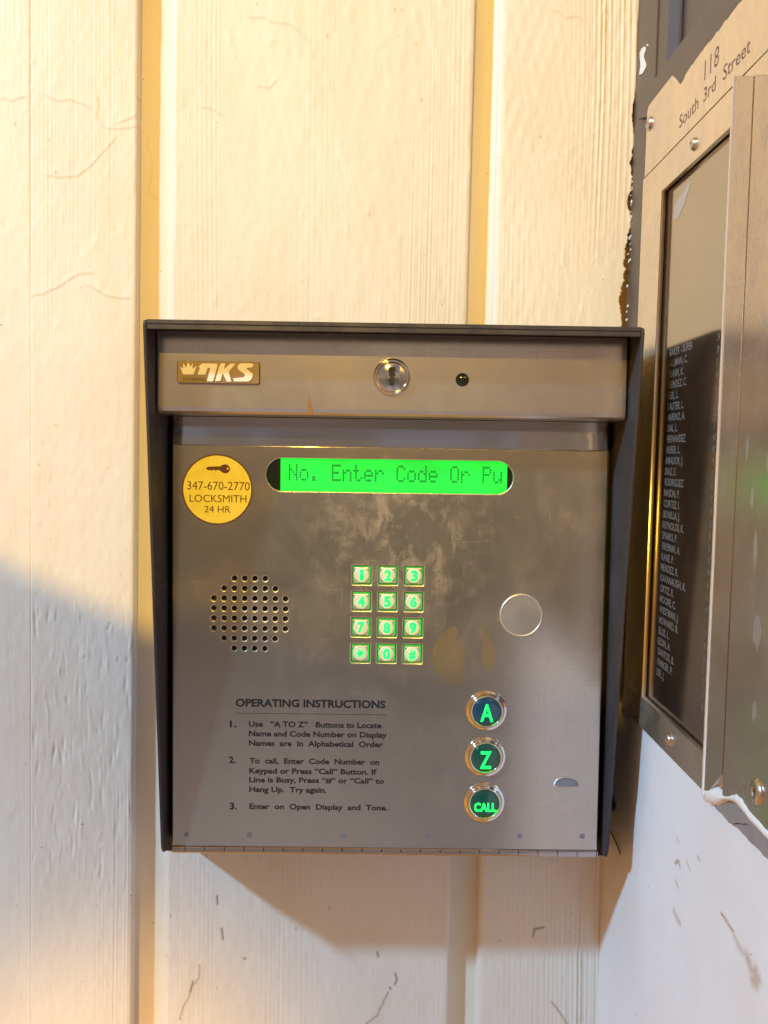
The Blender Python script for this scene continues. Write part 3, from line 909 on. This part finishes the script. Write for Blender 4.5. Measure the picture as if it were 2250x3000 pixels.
# door sheet with all its openings
keys = [('1', 0, 0), ('2', 1, 0), ('3', 2, 0), ('4', 0, 1), ('5', 1, 1), ('6', 2, 1), ('7', 0, 2), ('8', 1, 2), ('9', 2, 2), ('*', 0, 3), ('0', 1, 3), ('#', 2, 3)]
KX, KY = 16.45, 16.6
def kc(i, j):
    return -8.3 + KX * i - 0.08 * j, 1375.1 - KY * j
holes = [rect(-68.9, 85.6, 1427.2, 1447.8, 10.25, 14)]
for _, i, j in keys:
    cx, cy = kc(i, j)
    holes.append(rect(cx - 6.2, cx + 6.2, cy - 6.2, cy + 6.2, 0.5, 2))
for r_, cnt in enumerate((4, 6, 8, 8, 8, 8, 6, 4)):
    for c_ in range(cnt):
        x_ = -78.75 + (c_ - (cnt - 1) / 2) * 6.45
        holes.append(circle(x_, 1371.9 - 6.36 * r_, 1.75, 14))
DB = 1455.4
door_out = [(-127.3, 1199.0), (145.2, 1199.0), (144.5, DB), (-127.3, DB)]
door = link('door', plate('door', [door_out] + holes, FZ - 2.2, FZ, 0.5, 2), 'face', box_)
door.data.materials.append(MAT['rim'])
for p_ in door.data.polygons:
    if abs(p_.normal.z) < 0.97:
        c_ = p_.center / MM
        if -125 < c_.x + 8.8 < 142 and 1205 < c_.y + 1168 < 1452:
            p_.material_index = 1
# bent-back top edge of the door
link('door_flange', bev(mesh('door_flange', [(-127.2, DB + .05, FZ - .02), (144.4, DB + .05, FZ - .02), (144.4, 1473.0, FZ - 2.0), (-127.2, 1473.0, FZ - 2.0), (-127.2, DB + .05, FZ - 2.6), (144.4, DB + .05, FZ - 2.6), (144.4, 1473.0, FZ - 4.5), (-127.2, 1473.0, FZ - 4.5)], [(0, 1, 2, 3), (7, 6, 5, 4), (0, 4, 5, 1), (1, 5, 6, 2), (2, 6, 7, 3), (3, 7, 4, 0)]), 0.25), 'flange', door)
# speaker behind its holes
link('speaker', lathe('speaker', -78.75, 1349.6, [(29, FZ - 3.4), (20, FZ - 4.0), (8, FZ - 5.5), (0.5, FZ - 5.5)], 40), 'dark', box_, smooth=True)
# canopy over the door
CZ = 101.0
pr = [(FZ - 8, 1522.2), (CZ - 0.4, 1522.2), (CZ, 1521.6), (CZ, 1477.2), (CZ - 0.5, 1475.0), (CZ - 2.0, 1473.7), (CZ - 4.0, 1473.3), (FZ - 8, 1473.3)]
m_ = len(pr)
cx0, cx1 = -130.6, 147.6
canopy = link('canopy', bev(mesh('canopy', [(cx0, y, z) for z, y in pr] + [(cx1, y, z) for z, y in pr], [tuple(range(m_)), tuple(reversed(range(m_, 2 * m_)))] + [(i, i + m_, (i + 1) % m_ + m_, (i + 1) % m_) for i in range(m_)]), 0.6, 2, 50), 'canopy', box_)
# lock
lx, ly = 8.2, 1496.8
lock = link('lock', lathe('lock', lx, ly, [(11.0, CZ - .2), (11.0, CZ + 1.0), (10.2, CZ + 2.6), (9.4, CZ + 3.0), (9.0, CZ + 2.6), (8.8, CZ + 2.2), (8.6, CZ + 2.9), (7.8, CZ + 3.3), (0.1, CZ + 3.5)], 48), 'chrome', box_, smooth=True)
kw = [(-1.6, 5.0), (1.6, 5.0), (1.6, 2.6), (0.9, 2.2), (1.7, 1.4), (1.7, 0.4), (0.9, -0.2), (1.5, -1.0), (1.3, -4.8), (-1.5, -4.8), (-1.3, -2.8), (-2.0, -2.2), (-1.4, -1.2), (-0.6, -0.6), (-1.6, 0.6), (-1.0, 1.8), (-1.7, 2.4)]
link('keyway', plate('keyway', [[(lx + a * 1.25, ly + b * 1.1) for a, b in kw]], CZ + 3.42, CZ + 3.72), 'dark', lock)
# camera eye
link('peephole', lathe('peephole', 50.0, 1495.8, [(4.0, CZ - .1), (3.9, CZ + .25), (3.4, CZ + 0.5), (2.0, CZ + 1.1), (0.2, CZ + 1.3)], 32), 'darkglass', box_, smooth=True)
# badge
bd = link('badge', plate('badge', [rect(-118.3, -69.6, 1491.1, 1504.2, 1.4)], CZ, CZ + 2.0, 0.45, 2), 'badge', box_)
crown = [(-114.6, 1496.1), (-116.3, 1500.9), (-114.6, 1499.5), (-114.3, 1502.7), (-112.9, 1500.0), (-111.5, 1503.5), (-110.2, 1500.4), (-108.9, 1502.9), (-109.0, 1499.5), (-106.5, 1501.3), (-108.5, 1496.2)]
lD = [(-106.0, 1496.2), (-104.6, 1500.6), (-105.7, 1500.6), (-103.5, 1502.8), (-94.8, 1502.8), (-94.3, 1501.8), (-96.7, 1492.7), (-97.5, 1492.3), (-100.6, 1492.4), (-98.6, 1500.2), (-100.1, 1500.2), (-101.4, 1496.3)]
lK = [(-95.8, 1492.5), (-93.0, 1502.0), (-92.1, 1503.0), (-89.8, 1503.0), (-90.6, 1499.5), (-86.7, 1502.9), (-83.7, 1503.0), (-87.7, 1498.2), (-86.0, 1492.3), (-88.9, 1492.3), (-91.3, 1497.3), (-92.6, 1492.6)]
lS = [(-85.2, 1494.2), (-84.3, 1492.5), (-76.2, 1492.5), (-74.5, 1493.7), (-73.5, 1496.1), (-73.8, 1497.4), (-77.2, 1500.0), (-77.2, 1500.5), (-74.2, 1500.8), (-73.2, 1501.8), (-73.2, 1502.8), (-74.5, 1503.3), (-81.0, 1503.2), (-82.5, 1501.6), (-82.5, 1500.3), (-81.8, 1499.0), (-78.2, 1496.8), (-78.2, 1496.0), (-79.1, 1495.1)]
link('emblem', merge('emblem', [plate('emblem', [q], CZ + 1.7, CZ + 2.5, 0.12) for q in (crown,)]), 'badge_letter', bd)
link('lettering', merge('lettering', [plate('lettering', [q], CZ + 1.7, CZ + 2.5, 0.12) for q in (lD, lK, lS)]), 'badge_letter', bd)
link('small_lettering', merge('small_lettering', [plate('small_lettering', [[(-116.5, 1492.0), (-115, 1495.4), (-101.2, 1495.4), (-101.0, 1492.0)]], CZ + 1.6, CZ + 2.15)]), 'badge', bd)
link('small_lettering', lettering('DOORKING', -114.6, -101.3, 1492.7, 1.8, CZ + 2.2, bold=0.012), 'ink', bd)
# chip of rust on the lower edge of the canopy
link('rust_spot', plate('rust_spot', [[(-41.0, 1474.6), (-41.5, 1478), (-41.0, 1481), (-40.3, 1485.5), (-39.7, 1481.5), (-38.6, 1478.5), (-38.2, 1475.2), (-39.5, 1474.2)]], CZ - 0.02, CZ + 0.12), 'rust', box_)
# display
disp = link('display', box('display', -60.2, 82.2, 1426.0, 1449.0, FZ - 4.2, FZ - 2.2), 'lcd', box_)
for a, b in ((-72, -60.25), (82.25, 89)):
    link('display_bezel', box('display_bezel', a, b, 1424, 1451, FZ - 5, FZ - 2.4), 'darkglass', box_)
FONT = {'N': ['10001', '10001', '11001', '10101', '10011', '10001', '10001'], 'o': ['00000', '00000', '01110', '10001', '10001', '10001', '01110'], '.': ['00000'] * 5 + ['01100', '01100'],
 'E': ['11111', '10000', '10000', '11110', '10000', '10000', '11111'], 'n': ['00000', '00000', '10110', '11001', '10001', '10001', '10001'], 't': ['01000', '01000', '11100', '01000', '01000', '01001', '00110'],
 'e': ['00000', '00000', '01110', '10001', '11111', '10000', '01110'], 'r': ['00000', '00000', '10110', '11001', '10000', '10000', '10000'], 'C': ['01110', '10001', '10000', '10000', '10000', '10001', '01110'],
 'd': ['00001', '00001', '01101', '10011', '10001', '10001', '01111'], 'O': ['01110', '10001', '10001', '10001', '10001', '10001', '01110'], 'P': ['11110', '10001', '10001', '11110', '10000', '10000', '10000'],
 'u': ['00000', '00000', '10001', '10001', '10001', '10011', '01101'], 's': ['00000', '00000', '01110', '10000', '01110', '00001', '11110'], ' ': ['00000'] * 7}
def lcd(text, x0, z, shrink):
    v, f = [], []
    for k, ch in enumerate(text):
        for r_, row in enumerate(FONT[ch]):
            for c_, bit in enumerate(row):
                if bit == '1':
                    a = x0 + k * 6.76 + c_ * 1.13
                    b = 1444.3 - r_ * 1.52
                    if a > 81.5 or a < -60:
                        continue
                    o = len(v)
                    v += [(a, b - 1.52 + shrink, z), (a + 1.13 - shrink, b - 1.52 + shrink, z), (a + 1.13 - shrink, b, z), (a, b, z)]
                    f.append((o, o + 1, o + 2, o + 3))
    return mesh('display_text', v, f)
link('ghost_text', lcd(' No. Enter Code Or P', -53.6, FZ - 2.16, 0.1), 'lcd_ghost', disp)
link('display_text', lcd('No. Enter Code Or Pu', -55.0, FZ - 2.13, 0.22), 'lcd_dot', disp)
# keypad
for nm, i, j in keys:
    cx, cy = kc(i, j)
    z0 = FZ - 3.2
    tx, ty = random.uniform(-.15, .15), random.uniform(-.15, .15)
    key = link('key', box('key', cx - 4.9 + tx, cx + 4.7 + tx, cy - 4.9 + ty, cy + 4.9 + ty, z0 - 2.5, FZ + 0.5, 0.7, 3), 'key', box_)
    link('key_face', lathe('key_face', cx - 0.1 + tx, cy + ty, [(4.75, FZ + 0.45), (4.7, FZ + 0.66), (4.3, FZ + 0.72), (0.1, FZ + 0.62)], 32), 'keydisc', key, smooth=True)
    if nm == '*':
        me = merge('numeral', [plate('numeral', [[(cx + tx + math.cos(a) * q - math.sin(a) * p, cy + ty + math.sin(a) * q + math.cos(a) * p) for q, p in ((-2.7, -.55), (2.7, -.55), (2.7, .55), (-2.7, .55))]], FZ + 0.74 + .01 * k_, FZ + 0.94 + .01 * k_) for k_, a in enumerate((0.0, math.pi / 3, 2 * math.pi / 3))])
    else:
        w_ = 2.6 if nm == '1' else 4.6
        me = solid(lettering(nm, cx - w_ / 2 + tx, cx + w_ / 2 + tx, cy - 3.1 + ty, 6.2, FZ + 0.74, bold=0.045), 0.2)
    link('numeral', me, 'numeral', key)
    # inner lip of the opening
    o_, i_ = rect(cx - 6.1, cx + 6.1, cy - 6.1, cy + 6.1, .5, 2), rect(cx - 5.35, cx + 5.35, cy - 5.35, cy + 5.35, .6, 2)
    link('key_lip', plate('key_lip', [o_, i_], FZ - 3.6, FZ - 2.0, 0.15), 'hinge', key)
link('keypad_back', box('keypad_back', -17, 34, 1316, 1384, FZ - 6.5, FZ - 6.0), 'leak', box_)
# blank round plug
plug_ = link('blank_plug', lathe('blank_plug', 92.7, 1351.0, [(12.8, FZ), (12.8, FZ + 0.8), (12.6, FZ + 0.95), (0.1, FZ + 1.0)], 64), 'plug', box_)
link('plug_rim', lathe('plug_rim', 92.7, 1351.0, [(13.7, FZ), (13.6, FZ + .7), (13.2, FZ + 1.25), (12.75, FZ + 1.2), (12.7, FZ + .9)], 64), 'bead', plug_, smooth=True)
# three round push buttons
def ring_button(cx, cy, lens, body):
    b = link('push_button', lathe('push_button', cx, cy, [(13.1, FZ), (13.1, FZ + 0.6), (12.6, FZ + 1.1), (11.6, FZ + 1.3), (10.9, FZ + 1.9), (10.5, FZ + 3.6), (9.9, FZ + 4.1), (9.3, FZ + 3.7), (8.8, FZ + 2.2)], 64), 'chrome', box_, smooth=True)
    link('lens', lathe('lens', cx, cy, [(8.9, FZ + 1.6), (8.7, FZ + 2.9), (8.2, FZ + 3.5), (6.5, FZ + 3.9), (0.1, FZ + 4.2)], 48), lens, b, smooth=True)
    link('letter', solid(body, 0.12), 'numeral', b)
    return b
ring_button(72.0, 1289.7, 'lens_blue', lettering('A', 68.0, 75.9, 1283.6, 11.0, FZ + 4.23, bold=0.012))
ring_button(71.9, 1259.8, 'lens_green', lettering('Z', 68.3, 75.3, 1253.3, 11.0, FZ + 4.23, bold=0.012))
ring_button(71.9, 1230.1, 'lens_green', lettering('CALL', 65.2, 79.2, 1225.6, 5.2, FZ + 4.23, bold=0.03))
# pull slot: a pressed half-moon lip
v, f = [], []
for i in range(13):
    t = i / 12
    xx = 116.4 + 16.0 * t
    hgt = 1.9 * math.sin(math.pi * t) ** 0.5
    for k in range(6):
        q = k / 5
        v.append((xx, 1241.2 + (5.4 * math.sin(math.pi * t) ** 0.35) * q, FZ + 0.02 + hgt * (1 - q) ** 1.2))
for i in range(12):
    for k in range(5):
        f.append((i * 6 + k, (i + 1) * 6 + k, (i + 1) * 6 + k + 1, i * 6 + k + 1))
lip = link('pull_lip', mesh('pull_lip', v, f), 'plug', box_, smooth=True)
lp = [(116.3 + 16.2 * i / 16, 1241.1 + 5.9 * math.sin(math.pi * i / 16) ** 0.4) for i in range(17)]
link('pull_edge', tube('pull_edge', [(p[0], p[1], FZ + .2) for p in lp] + [(132.2, 1241.0, FZ + .2), (124, 1240.9, FZ + .5), (116.5, 1241.0, FZ + .2)], 0.42, 8), 'bead', lip, smooth=True)
# rivets along the hinge leaf
for x_, y_ in ((-117.9, 1206.5), (-78.0, 1206.7), (-18.1, 1206.7), (35.9, 1207.4), (95.3, 1208.0), (135.5, 1208.3)):
    link('rivet', lathe('rivet', x_, y_, [(1.75, FZ + .02), (1.7, FZ + .22), (1.25, FZ + .22), (1.15, FZ + .06), (0.1, FZ + .1)], 20), 'plug', box_)
# piano hinge
hinge = link('hinge', tube('hinge', [(-127.2, 1196.9, FZ - .9), (145.6, 1196.9, FZ - .9)], 1.2), 'dark', box_)
x_ = -127.2
k = 0
while x_ < 145.3:
    x2 = min(x_ + (8.3 if k == 0 else 12.55), 145.6)
    link('knuckle', tube('knuckle', [(x_ + 0.22, 1196.9, FZ - .9), (x_ + .4, 1196.9, FZ - .9), (x2 - .4, 1196.9, FZ - .9), (x2 - 0.22, 1196.9, FZ - .9)], 2.55 + random.uniform(-.05, .05), 20), 'hinge', hinge, smooth=False)
    x_ = x2
    k += 1
# printed instructions
INS = [('OPERATING INSTRUCTIONS', -87.3, 7.8, 1290.2, 4.7), ('1.', -90.9, -86.6, 1276.8, 4.0), ('Use   “A TO Z”   Buttons to Locate', -78.8, 5.5, 1277.2, 3.5), ('Name and Code Number on Display', -78.8, 9.0, 1271.1, 3.4), ('Names  are  in  Alphabetical  Order', -78.7, 6.6, 1264.9, 3.4), ('2.', -91.3, -87.1, 1253.6, 4.0), ('To  call,  Enter  Code  Number  on', -78.4, 4.5, 1253.5, 3.4), ('Keypad or Press “Call” Button. If', -78.4, 2.8, 1247.0, 3.4), ('Line is Busy, Press “#” or “Call” to', -78.4, 7.6, 1241.2, 3.3), ('Hang Up.  Try again.', -78.3, -29.0, 1234.9, 3.4), ('3.', -90.7, -86.1, 1223.4, 4.2), ('Enter  on  Open  Display  and  Tone.', -78.1, 10.0, 1223.8, 3.4)]
ins = [lettering(t_, a, b, y_, c_, FZ + 0.03, bold=0.036 if k == 0 else 0.034) for k, (t_, a, b, y_, c_) in enumerate(INS)]
ins.append(plate('line', [rect(-87.3, 8.2, 1285.65, 1285.95)], FZ + 0.02, FZ + 0.04))
link('instruction_print', merge('instruction_print', ins), 'ink', box_)
# old round label mostly scraped off
ang = lambda a, r=20.2: (57.1 + r * math.cos(math.radians(a)), 1324.2 + r * math.sin(math.radians(a)))
left_part = [ang(a) for a in range(106, 276, 5)] + [(58.4, 1308), (57.3, 1314), (56.7, 1322.1), (58.1, 1327.3), (55.4, 1332.6), (51.5, 1336), (53.1, 1339.5)]
right_part = [ang(a) for a in range(62, -35, -5)] + [(68.6, 1322), (68.9, 1333.8)]
link('label_residue', plate('label_residue', [left_part], FZ + .01, FZ + .06), 'residue', box_, 'left half of the scraped-off round label')
link('label_residue', plate('label_residue', [right_part], FZ + .01, FZ + .06), 'residue', box_, 'right sliver of the scraped-off round label')
# yellow locksmith sticker
st = link('sticker', plate('sticker', [circle(-99.4, 1427.6, 22.0, 96)], FZ + .02, FZ + .16), 'yellow', box_, 'round yellow locksmith sticker')
link('sticker_border', plate('sticker_border', [circle(-99.4, 1427.6, 22.1, 96), circle(-99.4, 1427.6, 21.2, 96)], FZ + .17, FZ + .2), 'sticker_ink', st)
link('sticker_print', merge('sticker_print', [lettering('347-670-2770', -118.2, -79.1, 1427.4, 5.2, FZ + .19), lettering('LOCKSMITH', -116.7, -81.1, 1419.7, 4.6, FZ + .19), lettering('24 HR', -107.4, -91.1, 1413.2, 4.2, FZ + .19)]), 'sticker_ink', st)
kp = [(-106.6, 1440.6), (-105.3, 1441.8), (-97.4, 1442.1), (-96.4, 1443.0), (-94.6, 1443.5), (-92.7, 1443.0), (-91.6, 1441.4), (-91.4, 1440.3), (-92.1, 1438.8), (-93.8, 1437.7), (-95.5, 1437.9), (-97.0, 1438.8), (-98.0, 1439.7), (-99.5, 1439.8), (-100.6, 1439.2), (-101.3, 1439.9), (-102.1, 1439.9), (-102.9, 1439.2), (-103.6, 1439.8), (-104.4, 1439.6), (-105.3, 1439.6)]
link('key_picture', plate('key_picture', [kp, circle(-92.9, 1440.7, 0.65, 12)], FZ + .17, FZ + .2), 'sticker_ink', st)

# ------------------------------------------------------------------ stray wire out of the gap beside the box
wire = thing('stray_wire', 'thin dark red wire sticking out beside the lower right corner of the intercom', 'wire', SIDE, (10, -95))
link('strand', tube('strand', [(6, -90, 6), (14, -92.5, 2.0), (20, -93.5, 1.4), (31, -95, 1.0), (40, -97, 0.8), (46.5, -98.8, 0.9)], 0.45), 'wire', wire, smooth=True)
link('clip', box('clip', 14, 27, -77, -72, 0, 4, 0.5), 'dark', wire)
